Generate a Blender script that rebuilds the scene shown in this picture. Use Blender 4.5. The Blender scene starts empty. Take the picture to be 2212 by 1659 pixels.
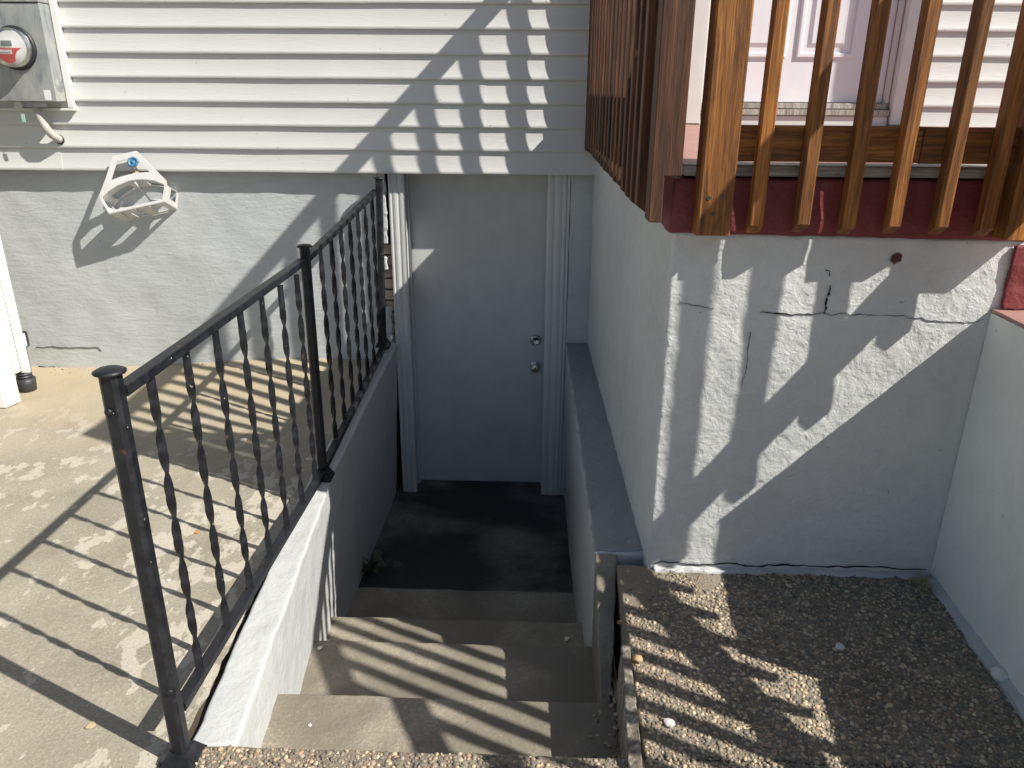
import bpy, bmesh, math, random
from mathutils import Vector, Matrix, noise, Euler

random.seed(7)
scene = bpy.context.scene
R = math.radians

# ------------------------------------------------------------------ camera
PITCH, YAW, ROLL = R(20.69), R(1.68), R(.38)
cam_d = bpy.data.cameras.new('camera'); cam = bpy.data.objects.new('camera', cam_d)
scene.collection.objects.link(cam); scene.camera = cam
fw = Vector((-math.sin(YAW)*math.cos(PITCH), math.cos(YAW)*math.cos(PITCH), -math.sin(PITCH)))
rt = Vector((math.cos(YAW), math.sin(YAW), 0)); up = rt.cross(fw)
r2 = rt*math.cos(ROLL)+up*math.sin(ROLL); u2 = -rt*math.sin(ROLL)+up*math.cos(ROLL)
M = Matrix((r2, u2, -fw)).transposed().to_4x4(); M.translation = (0, 0, 1.6)
cam.matrix_world = M
cam_d.sensor_fit = 'HORIZONTAL'; cam_d.sensor_width = 36.0
cam_d.lens = 36.0*1661/2212
cam_d.clip_start = .05; cam_d.clip_end = 500

# ------------------------------------------------------------------ sky and sun
SUN = Vector((-.99, .47, -1.0)).normalized()            # direction the light travels
world = bpy.data.worlds.new('World'); scene.world = world; world.use_nodes = True
wn = world.node_tree; bg = wn.nodes['Background']
sky = wn.nodes.new('ShaderNodeTexSky'); sky.sky_type = 'NISHITA'; sky.sun_disc = False
sky.sun_elevation = math.asin(-SUN.z); sky.sun_rotation = math.atan2(-SUN.x, -SUN.y)
sky.air_density = 1.0; sky.dust_density = 1.3; sky.ozone_density = 1.0
wn.links.new(sky.outputs[0], bg.inputs[0]); bg.inputs[1].default_value = .066
sun_d = bpy.data.lights.new('sun', 'SUN'); sun_d.energy = 5.0; sun_d.angle = R(.53); sun_d.color = (1, .945, .86)
sun = bpy.data.objects.new('sun', sun_d); scene.collection.objects.link(sun)
sun.rotation_euler = SUN.to_track_quat('-Z', 'Y').to_euler(); sun.location = (6, -4, 8)

scene.view_settings.view_transform = 'Standard'; scene.view_settings.look = 'None'
scene.view_settings.exposure = .52; scene.view_settings.gamma = 1
scene.view_settings.use_curve_mapping = False
scene.render.engine = 'CYCLES'
scene.cycles.use_denoising = True
scene.cycles.max_bounces = 8

# ------------------------------------------------------------------ helpers
COL = scene.collection
WM = {}

def link(o, parent=None, M=None):
    COL.objects.link(o)
    if M is None: M = Matrix.Identity(4)
    o.location = M.to_translation(); o.rotation_euler = M.to_euler()
    WM[o.as_pointer()] = M.copy()
    if parent is not None:
        o.parent = parent
        o.matrix_parent_inverse = WM[parent.as_pointer()].inverted()
    return o

def tag(o, label=None, cat=None, group=None, kind=None):
    if label: o['label'] = label
    if cat: o['category'] = cat
    if group: o['group'] = group
    if kind: o['kind'] = kind
    return o

def thing(name, loc, label, cat, group=None):
    o = bpy.data.objects.new(name, None); o.empty_display_size = .1
    link(o, None, Matrix.Translation(loc)); return tag(o, label, cat, group)

def mesh(name, verts, faces, mat=None, smooth=False):
    me = bpy.data.meshes.new(name); me.from_pydata([tuple(v) for v in verts], [], faces)
    me.update()
    if smooth: me.polygons.foreach_set('use_smooth', [True]*len(me.polygons))
    if mat: me.materials.append(mat)
    return me

def obj(name, me, parent=None, M=None):
    return link(bpy.data.objects.new(name, me), parent, M)

def nv(p, s, octv=2):
    v = Vector((0, 0, 0)); a = 1.0
    p = Vector(p)*s
    for _ in range(octv):
        v += noise.noise_vector(p)*a; p = p*2.1+Vector((7.1, 3.3, 5.7)); a *= .5
    return v

def rough_hex(name, c, mat, res=.03, r=.008, amp=.0025, fs=12, octv=2, parent=None, seed=0, link_it=True):
    """closed block from 8 corners c[(i,j,k)] (x,y,z order), rounded edges, uneven faces"""
    C = [Vector(p) for p in c]               # order: 000,100,010,110,001,101,011,111
    dims = [sum((C[b]-C[a]).length for a, b in prs)/4 for prs in
            (((0,1),(2,3),(4,5),(6,7)), ((0,2),(1,3),(4,6),(5,7)), ((0,4),(1,5),(2,6),(3,7)))]
    def samples(L):
        n = max(1, int(round(L/res))); s = [i/n for i in range(n+1)]
        if r > 0:
            e = [t*r/L for t in (.35, .75, 1.15)]
            s = [0]+e+[x for x in s if e[-1]*1.3 < x < 1-e[-1]*1.3]+[1-x for x in reversed(e)]+[1]
        return s
    S = [samples(d) for d in dims]
    def tri(u, v, w):
        a = C[0].lerp(C[1], u); b = C[2].lerp(C[3], u); d = C[4].lerp(C[5], u); e = C[6].lerp(C[7], u)
        return a.lerp(b, v).lerp(d.lerp(e, v), w)
    verts = []; faces = []
    off = Vector((seed*3.17, seed*1.7, seed*.9))
    def put(u, v, w):
        q = [u, v, w]
        if r > 0:
            h = [d/2 for d in dims]; p = Vector([(q[i]-.5)*dims[i] for i in range(3)])
            rr = [min(r, h[i]*.98) for i in range(3)]
            cl = Vector([max(-(h[i]-rr[i]), min(h[i]-rr[i], p[i])) for i in range(3)])
            d = p-cl
            if d.length > 1e-9: p = cl+d.normalized()*r
            q = [p[i]/dims[i]+.5 for i in range(3)]
        P = tri(*q)
        if amp: P = P+nv(P+off, fs, octv)*amp
        verts.append(P)
    for ax in range(3):
        a1, a2 = [(1, 2), (2, 0), (0, 1)][ax]
        for side in (0, 1):
            base = len(verts); n1 = len(S[a1]); n2 = len(S[a2])
            for x in S[a1]:
                for y in S[a2]:
                    q = [0, 0, 0]; q[ax] = side; q[a1] = x; q[a2] = y; put(*q)
            for i in range(n1-1):
                for j in range(n2-1):
                    f = [base+i*n2+j, base+(i+1)*n2+j, base+(i+1)*n2+j+1, base+i*n2+j+1]
                    faces.append(f if side else f[::-1])
    me = mesh(name, verts, faces, mat)
    bm = bmesh.new(); bm.from_mesh(me); bmesh.ops.remove_doubles(bm, verts=bm.verts, dist=2e-5); 
    bmesh.ops.recalc_face_normals(bm, faces=bm.faces); bm.to_mesh(me); bm.free()
    me.polygons.foreach_set('use_smooth', [r > 0 or amp > 0]*len(me.polygons))
    if not link_it: return me
    return obj(name, me, parent)

def boxc(x0, x1, y0, y1, z0, z1):
    return [(x, y, z) for z in (z0, z1) for y in (y0, y1) for x in (x0, x1)]

def bev_box(name, x0, x1, y0, y1, z0, z1, mat, b=.003, parent=None, seg=2, M=None):
    bm = bmesh.new(); bmesh.ops.create_cube(bm, size=1)
    for v in bm.verts:
        v.co = Vector(((x0+x1)/2+v.co.x*(x1-x0), (y0+y1)/2+v.co.y*(y1-y0), (z0+z1)/2+v.co.z*(z1-z0)))
    if b: bmesh.ops.bevel(bm, geom=bm.edges[:], offset=b, segments=seg, affect='EDGES')
    me = bpy.data.meshes.new(name); bm.to_mesh(me); bm.free(); me.materials.append(mat)
    return obj(name, me, parent, M)

def lathe(name, prof, mat, parent=None, M=None, n=24, smooth=True, cap=True, dent=None):
    """profile [(r,z)] spun round local z"""
    v = []; f = []
    for k, (r, z) in enumerate(prof):
        for i in range(n):
            a = 2*math.pi*i/n; rr = r*(dent(a, k) if dent else 1)
            v.append((rr*math.cos(a), rr*math.sin(a), z))
    for k in range(len(prof)-1):
        for i in range(n):
            j = (i+1) % n
            f.append((k*n+i, k*n+j, (k+1)*n+j, (k+1)*n+i))
    if cap:
        f.append(tuple(range(n-1, -1, -1))); f.append(tuple((len(prof)-1)*n+i for i in range(n)))
    me = mesh(name, v, f, mat, smooth)
    return obj(name, me, parent, M)

def tube(name, pts, rad, mat, parent=None, n=10, smooth=True, cap=True):
    pts = [Vector(p) for p in pts]; v = []; f = []
    if not hasattr(rad, '__len__'): rad = [rad]*len(pts)
    prev = None
    for i, p in enumerate(pts):
        t = (pts[min(i+1, len(pts)-1)]-pts[max(i-1, 0)]).normalized()
        if prev is None:
            a = t.cross(Vector((0, 0, 1)));  a = a if a.length > .05 else t.cross(Vector((0, 1, 0)))
        else: a = prev-t*prev.dot(t)
        a.normalize(); prev = a; b = t.cross(a)
        for k in range(n):
            w = 2*math.pi*k/n; v.append(p+(a*math.cos(w)+b*math.sin(w))*rad[i])
    for i in range(len(pts)-1):
        for k in range(n):
            j = (k+1) % n; f.append((i*n+k, i*n+j, (i+1)*n+j, (i+1)*n+k))
    if cap: f.append(tuple(range(n-1, -1, -1))); f.append(tuple((len(pts)-1)*n+k for k in range(n)))
    return obj(name, mesh(name, v, f, mat, smooth), parent)

def plate(name, outer, mat, parent, nrm, th, holes=()):
    """thick plate from a planar outline with holes, extruded along -nrm"""
    bm = bmesh.new(); edges = []
    for loop in [outer]+list(holes):
        vs = [bm.verts.new(p) for p in loop]
        edges += [bm.edges.new((vs[i], vs[(i+1) % len(vs)])) for i in range(len(vs))]
    bmesh.ops.triangle_fill(bm, edges=edges, use_beauty=True, normal=Vector(nrm))
    fs = bm.faces[:]
    ret = bmesh.ops.extrude_face_region(bm, geom=fs)
    for g in ret['geom']:
        if isinstance(g, bmesh.types.BMVert): g.co += Vector(nrm)*th
    bmesh.ops.recalc_face_normals(bm, faces=bm.faces)
    me = bpy.data.meshes.new(name); bm.to_mesh(me); bm.free(); me.materials.append(mat)
    return obj(name, me, parent)

# ------------------------------------------------------------------ materials
class NT:
    def __init__(s, name):
        s.m = bpy.data.materials.new(name); s.m.use_nodes = True; s.t = s.m.node_tree
        s.b = s.t.nodes['Principled BSDF']
    def n(s, typ, **kw):
        x = s.t.nodes.new(typ)
        for k, v in kw.items(): setattr(x, k, v)
        return x
    def l(s, a, b): s.t.links.new(a, b)
    def coord(s, scale=(1, 1, 1), rnd=False, obj=False):
        tc = s.n('ShaderNodeTexCoord'); mp = s.n('ShaderNodeMapping'); mp.inputs['Scale'].default_value = scale
        src = tc.outputs['Object']
        if rnd:
            oi = s.n('ShaderNodeObjectInfo'); mu = s.n('ShaderNodeMath', operation='MULTIPLY'); mu.inputs[1].default_value = 37.0
            s.l(oi.outputs['Random'], mu.inputs[0])
            va = s.n('ShaderNodeVectorMath', operation='ADD'); s.l(src, va.inputs[0]); s.l(mu.outputs[0], va.inputs[1]); src = va.outputs[0]
        s.l(src, mp.inputs[0]); return mp.outputs[0]
    def noise(s, co, scale, detail=6, rough=.55, dist=0):
        x = s.n('ShaderNodeTexNoise'); s.l(co, x.inputs['Vector'])
        x.inputs['Scale'].default_value = scale; x.inputs['Detail'].default_value = detail
        x.inputs['Roughness'].default_value = rough; x.inputs['Distortion'].default_value = dist
        return x.outputs['Fac']
    def ramp(s, f, stops):
        x = s.n('ShaderNodeValToRGB'); e = x.color_ramp.elements
        while len(e) < len(stops): e.new(.5)
        for el, (p, c) in zip(e, stops):
            el.position = p; el.color = (*c, 1) if hasattr(c, '__len__') else (c, c, c, 1)
        s.l(f, x.inputs[0]); return x.outputs[0]
    def mix(s, f, a, b, mode='MIX'):
        x = s.n('ShaderNodeMix', data_type='RGBA', blend_type=mode)
        for sock, val in ((x.inputs[0], f), (x.inputs[6], a), (x.inputs[7], b)):
            if hasattr(val, 'is_linked'): s.l(val, sock)
            elif hasattr(val, '__len__'): sock.default_value = (*val, 1)
            else: sock.default_value = val
        return x.outputs[2]
    def math(s, op, a, b=None):
        x = s.n('ShaderNodeMath', operation=op)
        for i, v in enumerate((a, b)):
            if v is None: continue
            if hasattr(v, 'is_linked'): s.l(v, x.inputs[i])
            else: x.inputs[i].default_value = v
        return x.outputs[0]
    def bump(s, h, strength, dist, prev=None):
        x = s.n('ShaderNodeBump'); x.inputs['Strength'].default_value = strength; x.inputs['Distance'].default_value = dist
        s.l(h, x.inputs['Height'])
        if prev: s.l(prev, x.inputs['Normal'])
        return x.outputs[0]
    def done(s, col=None, rough=.6, nrm=None, metal=0, spec=None):
        for sock, v in ((s.b.inputs['Base Color'], col), (s.b.inputs['Roughness'], rough), (s.b.inputs['Metallic'], metal)):
            if v is None: continue
            if hasattr(v, 'is_linked'): s.l(v, sock)
            elif hasattr(v, '__len__'): sock.default_value = (*v, 1)
            else: sock.default_value = v
        if nrm: s.l(nrm, s.b.inputs['Normal'])
        if spec is not None: s.b.inputs['Specular IOR Level'].default_value = spec
        return s.m

def stucco(name, col, brush=(3, 3, 14), strength=.5, specks=True):
    t = NT(name); co = t.coord(); cb = t.coord(brush)
    big = t.noise(co, 2.2, 5); c = t.mix(t.ramp(big, [(.3, 0), (.7, 1)]), [x*.9 for x in col], [min(1, x*1.08) for x in col])
    st = t.noise(cb, 3.5, 6, .6, .4); c = t.mix(t.ramp(st, [(.35, 0), (.7, .35)]), c, [min(1, x*1.22) for x in col])
    if specks:
        sp = t.noise(co, 46, 2); c = t.mix(t.ramp(sp, [(.74, 0), (.78, .8)]), c, [x*.45 for x in col])
    n1 = t.bump(st, strength, .012)
    n2 = t.bump(t.noise(co, 55, 5, .6), strength*.8, .004, n1)
    n3 = t.bump(t.ramp(t.noise(co, 17, 5, .65, .6), [(.42, 0), (.58, 1)]), strength*.55, .003, n2)
    return t.done(c, .55, n3)

def plain(name, col, rough=.5, metal=0, bump=.15, bs=60, var=.12, spec=None):
    t = NT(name); co = t.coord(rnd=True)
    f = t.noise(co, 9, 6); c = t.mix(t.ramp(f, [(.3, 0), (.7, 1)]), [x*(1-var) for x in col], [min(1, x*(1+var)) for x in col])
    return t.done(c, rough, t.bump(t.noise(co, bs, 4), bump, .002), metal, spec)

def wood(name, dark, mid, light, stretch=.045, rough=.66, bump=.65, grain=46):
    t = NT(name); co = t.coord((1, 1, stretch), rnd=True); co2 = t.coord((1, 1, .16), rnd=True)
    wv = t.noise(co2, 5, 3, .5, .8)
    va = t.n('ShaderNodeVectorMath', operation='ADD'); t.l(co, va.inputs[0])
    sc = t.n('ShaderNodeVectorMath', operation='SCALE'); t.l(wv, sc.inputs[0]); sc.inputs['Scale'].default_value = .12
    t.l(sc.outputs[0], va.inputs[1])
    g = t.noise(va.outputs[0], grain, 8, .65, .2)
    c = t.ramp(g, [(.28, dark), (.47, mid), (.68, light)])
    fine = t.noise(co, grain*4, 3, .6)
    c = t.mix(t.ramp(fine, [(.35, .55), (.6, 0)]), c, dark)
    lo = t.noise(co2, 3.2, 3); c = t.mix(t.ramp(lo, [(.38, 0), (.72, .5)]), c, dark)
    oi = t.n('ShaderNodeObjectInfo'); hs = t.n('ShaderNodeHueSaturation')
    t.l(t.math('ADD', t.math('MULTIPLY', oi.outputs['Random'], .5), .72), hs.inputs['Value']); t.l(c, hs.inputs['Color'])
    n = t.bump(g, bump, .006); n = t.bump(fine, bump*.5, .002, n)
    return t.done(hs.outputs[0], rough, n)

m_wall = stucco('painted_stucco_gray', (.465, .49, .49), (3, 3, 12), .30)
m_wallw = stucco('painted_stucco_pale', (.56, .575, .57), (5, 5, 6), .62)
m_side = stucco('painted_stucco_side_lit', (.74, .77, .735), (3, 3, 2.0), .4)  # wall paint lightened to stand in for light bounced onto the steps side
m_curb = stucco('painted_stucco_curb', (.44, .455, .455), (4, 4, 4), .5)

def m_siding_f():
    t = NT('vinyl_siding'); co = t.coord((.9, 4, 26)); cp = t.coord()
    g = t.noise(co, 9, 6, .6, .3); big = t.noise(cp, 1.6, 4)
    c = t.mix(t.ramp(big, [(.3, 0), (.7, 1)]), (.60, .605, .585), (.65, .655, .635))
    sp = t.noise(cp, 38, 1); c = t.mix(t.ramp(sp, [(.765, 0), (.79, .6)]), c, (.32, .3, .26))
    return t.done(c, .42, t.bump(g, .35, .004))
m_siding = m_siding_f()
m_white = plain('white_painted_trim', (.66, .65, .63), .4, bump=.08, var=.05)
m_doorw = plain('white_painted_door', (.75, .74, .78), .35, bump=.05, var=.03)
m_casing = plain('gray_painted_casing', (.54, .555, .55), .38, bump=.06, var=.05)
m_door = plain('gray_painted_door', (.54, .555, .55), .42, bump=.04, bs=30, var=.06)
m_steel = plain('brushed_nickel', (.62, .62, .60), .25, 1.0, .03)
m_iron = None
def m_iron_f():
    t = NT('black_painted_iron'); co = t.coord(rnd=True)
    f = t.noise(co, 30, 6); c = t.mix(t.ramp(f, [(.35, 0), (.7, 1)]), (.007, .008, .011), (.020, .022, .027))
    ch = t.noise(co, 70, 2); c = t.mix(t.ramp(ch, [(.74, 0), (.77, 1)]), c, (.42, .40, .37))
    ru = t.noise(co, 21, 4); c = t.mix(t.ramp(ru, [(.70, 0), (.78, .8)]), c, (.16, .07, .035))
    n = t.bump(t.noise(co, 95, 5), .45, .002)
    return t.done(c, t.ramp(f, [(.3, .38), (.7, .55)]), n, spec=.35)
m_iron = m_iron_f()
m_wood = wood('stained_cedar', (.045, .014, .004), (.27, .098, .015), (.50, .21, .036))
m_wood_shade = wood('stained_cedar_shaded', (.026, .010, .005), (.11, .040, .014), (.21, .085, .03))  # same cedar stain, darkened: shade of the side railing in the colour
m_woodg = wood('weathered_board', (.12, .105, .09), (.36, .34, .31), (.55, .53, .50), bump=.7)
m_timber = wood('rotten_timber', (.07, .055, .04), (.28, .235, .18), (.62, .58, .51), stretch=.12, bump=1.0, grain=30)
m_red = stucco('red_masonry_paint', (.17, .026, .028), (4, 4, 6), .5, specks=False)
m_pink = stucco('pale_red_paint', (.34, .19, .165), (4, 4, 4), .3)
m_plastic = plain('white_plastic', (.63, .625, .605), .42, bump=.06, var=.08)
m_vinyl = plain('white_vinyl_trim', (.76, .755, .73), .32, bump=.04, var=.04)
m_blackp = plain('black_plastic_pipe', (.035, .037, .042), .5, bump=.2)
m_crack = plain('crack_shadow_dirt', (.012, .012, .012), .95, bump=.3)
m_brick = plain('old_pale_brick', (.40, .30, .24), .85, bump=.8, bs=45, var=.25)
m_blue = plain('blue_painted_handle', (.045, .16, .27), .4, bump=.2)
m_brass = plain('weathered_brass', (.42, .34, .22), .4, .6, .2)
m_gum = plain('rubber_black', (.02, .021, .026), .5)
m_red_lab = plain('red_label', (.62, .10, .09), .5, var=.05)
m_lab = plain('white_label', (.75, .75, .74), .5, var=.03)
m_lcd = plain('lcd_glass', (.18, .2, .18), .25, var=.03)
m_screw = plain('screw_steel', (.09, .07, .06), .45, .5)
m_grass = plain('dry_grass', (.42, .34, .20), .8)
m_leaf = plain('weed_leaf', (.02, .045, .014), .5, var=.3)
m_chip = plain('pale_chip', (.62, .60, .56), .8, var=.1)
m_deadleaf = plain('dead_leaf', (.28, .10, .045), .7, var=.3)

def m_galv_f():
    t = NT('galvanised_steel'); co = t.coord((1, 1, .35)); cp = t.coord()
    a = t.noise(co, 14, 8, .65, 1.2); b = t.noise(cp, 5, 4)
    c = t.ramp(a, [(.3, (.155, .17, .185)), (.5, (.30, .325, .335)), (.7, (.42, .44, .43))])
    c = t.mix(t.ramp(b, [(.45, 0), (.75, .7)]), c, (.50, .495, .44))
    return t.done(c, t.ramp(a, [(.3, .4), (.7, .6)]), t.bump(a, .12, .002), .35)
m_galv = m_galv_f()

def m_glass_f():
    t = NT('clear_glass'); t.b.inputs['Transmission Weight'].default_value = 1.0
    t.b.inputs['IOR'].default_value = 1.45
    return t.done((.96, .97, .97), .02)
m_glass = m_glass_f()

def concrete(name, cols, patch=None, dirt=None, bump=.5, agg=110, patch_scale=7, dark=None, dark_scale=2.2, bscale=24, ddist=.5):
    t = NT(name); co = t.coord(); cs = t.coord((1.35, .9, 1))
    f = t.noise(co, 3.0, 8, .6); c = t.ramp(f, [(.28, cols[0]), (.5, cols[1]), (.74, cols[2])])
    g = t.noise(co, agg, 3, .7); c = t.mix(t.ramp(g, [(.3, .38), (.55, 0)]), c, [x*.38 for x in cols[0]])
    c = t.mix(t.ramp(g, [(.60, 0), (.72, .55)]), c, [min(1, x*1.55) for x in cols[2]])
    n = t.bump(t.noise(co, bscale, 6, .6), bump, .006); n = t.bump(g, bump, .0035, n)
    if dirt:
        geo = t.n('ShaderNodeSeparateXYZ'); t.l(co, geo.inputs[0])
        w = t.math('ADD', t.math('MULTIPLY', t.noise(co, 3.5, 5), 1.4), geo.outputs['Y'])
        k = t.n('ShaderNodeMapRange'); t.l(w, k.inputs[0]); k.inputs[1].default_value = 3.75; k.inputs[2].default_value = 4.9
        c = t.mix(k.outputs[0], c, dirt)
    if patch:
        p = t.noise(cs, patch_scale, 8, .6, .15); area = t.noise(co, 1.3, 3)
        m = t.math('ADD', p, t.math('MULTIPLY', t.math('SUBTRACT', area, .5), .6))
        msk = t.ramp(m, [(.55, 0), (.57, .85)])
        if dirt: msk = t.math('MULTIPLY', msk, t.math('SUBTRACT', 1, k.outputs[0]))
        pc = t.mix(t.ramp(g, [(.35, .5), (.6, 0)]), patch, [x*.6 for x in patch])
        c = t.mix(msk, c, pc); n = t.bump(msk, .35, .003, n)
    if dark:
        d = t.noise(co, dark_scale, 6, .6, ddist); c = t.mix(t.ramp(d, [(.44, 1), (.60, 0)]), c, dark)
    return t.done(c, .85, n)
m_pave = concrete('weathered_pavement', [(.25, .225, .172), (.315, .285, .222), (.38, .345, .275)], (.50, .46, .38), dirt=(.40, .335, .23), patch_scale=8.5)
m_step = concrete('step_concrete', [(.20, .178, .135), (.29, .257, .20), (.37, .333, .262)], bump=.75, dark=(.175, .155, .122), agg=85, bscale=14)
m_land = concrete('dark_landing_concrete', [(.12, .115, .10), (.17, .16, .14), (.22, .205, .18)], bump=.6, agg=80, dark=(.034, .033, .034), dark_scale=1.3, ddist=.1)  # darker and patchier than the step concrete
m_mortar = concrete('exposed_aggregate_matrix', [(.16, .135, .10), (.23, .195, .145), (.32, .275, .21)], bump=1.0, agg=150)  # matrix darkened: self-shadow between the pebbles is in the colour
m_asph = concrete('outer_ground', [(.34, .31, .25), (.42, .38, .31), (.48, .44, .36)])

def m_pebble_f():
    t = NT('river_pebbles'); a = t.n('ShaderNodeAttribute', attribute_name='pebble_tone'); co = t.coord()
    f = t.noise(co, 160, 4); c = t.mix(t.ramp(f, [(.35, .45), (.65, 0)]), a.outputs['Color'], (.09, .08, .07))
    return t.done(c, .6, t.bump(f, .25, .001))
m_pebble = m_pebble_f()

# ------------------------------------------------------------------ the setting: ground, pavements
def sheet(name, xs, ys, zf, mat, xf=None):
    v = []; f = []; n = len(ys)
    for i, x in enumerate(xs):
        for y in ys:
            X = xf(x, y) if xf else x; v.append((X, y, zf(X, y)))
    for i in range(len(xs)-1):
        for j in range(n-1): f.append((i*n+j, (i+1)*n+j, (i+1)*n+j+1, i*n+j+1))
    return obj(name, mesh(name, v, f, mat, True))

def lin(a, b, n): return [a+(b-a)*i/n for i in range(n+1)]
def sm(x, a, b):
    t = max(0, min(1, (x-a)/(b-a))); return t*t*(3-2*t)

def quads(name, rects, mat):
    v = []; f = []
    for (x0, x1, y0, y1, z) in rects:
        b = len(v); v += [(x0, y0, z), (x1, y0, z), (x1, y1, z), (x0, y1, z)]; f.append((b, b+1, b+2, b+3))
    return obj(name, mesh(name, v, f, mat))
tag(quads('street', [(-90, 90, -90, -4.0, -.05)], concrete('asphalt', [(.045, .045, .045), (.055, .055, .056), (.07, .07, .07)])), kind='structure')
tag(quads('ground', [(-90, 90, -4.0, .9, -.05), (-90, -3.9, .9, 90, -.05), (2.7, 90, .9, 4.5, -.05), (7.2, 90, 4.5, 90, -.05), (-3.9, 7.2, 12.2, 90, -.05)], m_asph), kind='structure')

def outer_x(y):     # outer edge of the stairwell wall
    return -.905-.057*sm(y, 1.4, 2.95)+.06*sm(y, 2.95, 4.45)
def pave_z(x, y):
    z = -.047+.004*noise.noise(Vector((x*3, y*3, 0)))
    z += (.018+.085*sm(x, -2.9, -1.3))*sm(y, 3.75, 4.42)
    z += .012*sm(y, 4.3, 4.44)*(1+noise.noise(Vector((x*9, y*9, 2))))
    return z
tag(sheet('pavement', lin(0, 1, 110), lin(.9, 4.47, 130), pave_z, m_pave, xf=lambda u, y: -3.9+(outer_x(y)-.024+.010*noise.noise(Vector((3, y*14, 1)))*u+3.9)*u), kind='structure')
tag(sheet('soil_strip', lin(0, 1, 8), lin(.9, 4.46, 150), lambda x, y: pave_z(x, y)-.014+.007*noise.noise(Vector((x*45, y*45, 1))), plain('dark_soil', (.075, .058, .042), .95, bump=1.0, bs=120, var=.3), xf=lambda u, y: outer_x(y)-.10+.135*u), kind='structure')

fore = rough_hex('aggregate_paving', boxc(-.90, 1.41, .9, 1.562, -.3, -.038), m_mortar, res=.035, r=.012, amp=.004, fs=22)
tag(fore, kind='structure')
def right_z(y): return -.034+.060*max(0, (y-1.563)/.797)
def surf(x, y, z): return z+nv((x, y, z), 22, 2).z*.004+.0006
rp = rough_hex('aggregate_paving', [(.312,1.563,-.32),(1.42,1.563,-.32),(.312,2.36,-.32),(1.42,2.36,-.32),(.312,1.563,-.034),(1.42,1.563,-.034),(.312,2.36,.026),(1.42,2.36,.026)], m_mortar, res=.03, r=.008, amp=.004, fs=22)
tag(rp, kind='structure')

def pebbles(name, spots, parent=None):
    n = 7; V = []; F = []; Cc = []
    pal = [(.24,.21,.165),(.30,.26,.20),(.15,.14,.12),(.34,.30,.235),(.11,.105,.10),(.20,.165,.125),(.26,.19,.14),(.09,.085,.08),(.12,.11,.10),(.22,.20,.175),(.17,.15,.13)]
    for (x, y, z, s) in spots:
        b = len(V); rot = random.random()*6.28; ax = s*(.75+.5*random.random()); ay = s*(.6+.4*random.random()); h = s*(.34+.26*random.random())
        tx = random.uniform(-.25, .25); ty = random.uniform(-.25, .25); cr, sr = math.cos(rot), math.sin(rot)
        col = random.choice(pal); k = 1.2+.85*random.random(); col = (col[0]*k*1.08, col[1]*k, col[2]*k*.86)
        for ring, (rr, hh) in enumerate(((1, -.25), (.93, .35), (.6, .82))):
            for i in range(n):
                a = 6.2832*(i+.5*ring)/n; w = 1+.12*random.uniform(-1, 1)
                px, py = ax*rr*math.cos(a)*w, ay*rr*math.sin(a)*w
                V.append((x+px*cr-py*sr, y+px*sr+py*cr, z+h*hh+px*tx*.4+py*ty*.4)); Cc.append(col)
        V.append((x, y, z+h)); Cc.append(col)
        for ring in range(2):
            for i in range(n):
                j = (i+1) % n; F.append((b+ring*n+i, b+ring*n+j, b+(ring+1)*n+j, b+(ring+1)*n+i))
        for i in range(n): F.append((b+2*n+i, b+2*n+(i+1) % n, b+3*n))
    me = mesh(name, V, F, m_pebble, True)
    at = me.color_attributes.new('pebble_tone', 'FLOAT_COLOR', 'POINT')
    at.data.foreach_set('color', [q for c in Cc for q in (*c, 1.0)])
    return obj(name, me, parent)

def scatter(x0, x1, y0, y1, step, zf, keep=lambda x, y: True, s0=.0042, s1=.0092):
    out = []; ny = int((y1-y0)/step)
    for j in range(ny+1):
        nx = int((x1-x0)/step)
        for i in range(nx+1):
            x = x0+(i+.5*(j % 2))*step+random.uniform(-.42, .42)*step; y = y0+j*step+random.uniform(-.42, .42)*step
            if not (x0 < x < x1 and y0 < y < y1) or not keep(x, y): continue
            s = s0+(s1-s0)*random.random()**1.6
            out.append((x, y, zf(x, y)+random.uniform(-.0015, .0012), s))
    return out
def keep_r(x, y):   # smoother, worn concrete near the corner of the porch
    k = noise.noise(Vector((x*7, y*7, 4)))*.16
    d = (x-.31)*.9+(2.34-y)*1.1
    return (d > .30+k or random.random() < .12) and (y < 2.33)
sp = scatter(.318, 1.40, 1.30, 2.345, .0112, lambda x, y: surf(x, y, right_z(y) if y > 1.563 else -.038), keep_r)
o = pebbles('paving_pebbles', sp, rp); tag(o, 'small rounded pebbles set in the concrete', kind='stuff')
sp = scatter(-.89, .318, 1.1, 1.560, .0118, lambda x, y: surf(x, y, -.038))
sp += scatter(-1.16, -.93, 1.2, 1.62, .017, lambda x, y: -.046, lambda x, y: random.random() < .75-3*(abs(x+.9))-.6*sm(y, 1.45, 1.6))
o = pebbles('paving_pebbles', sp, fore); tag(o, 'small rounded pebbles set in the concrete', kind='stuff')

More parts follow.
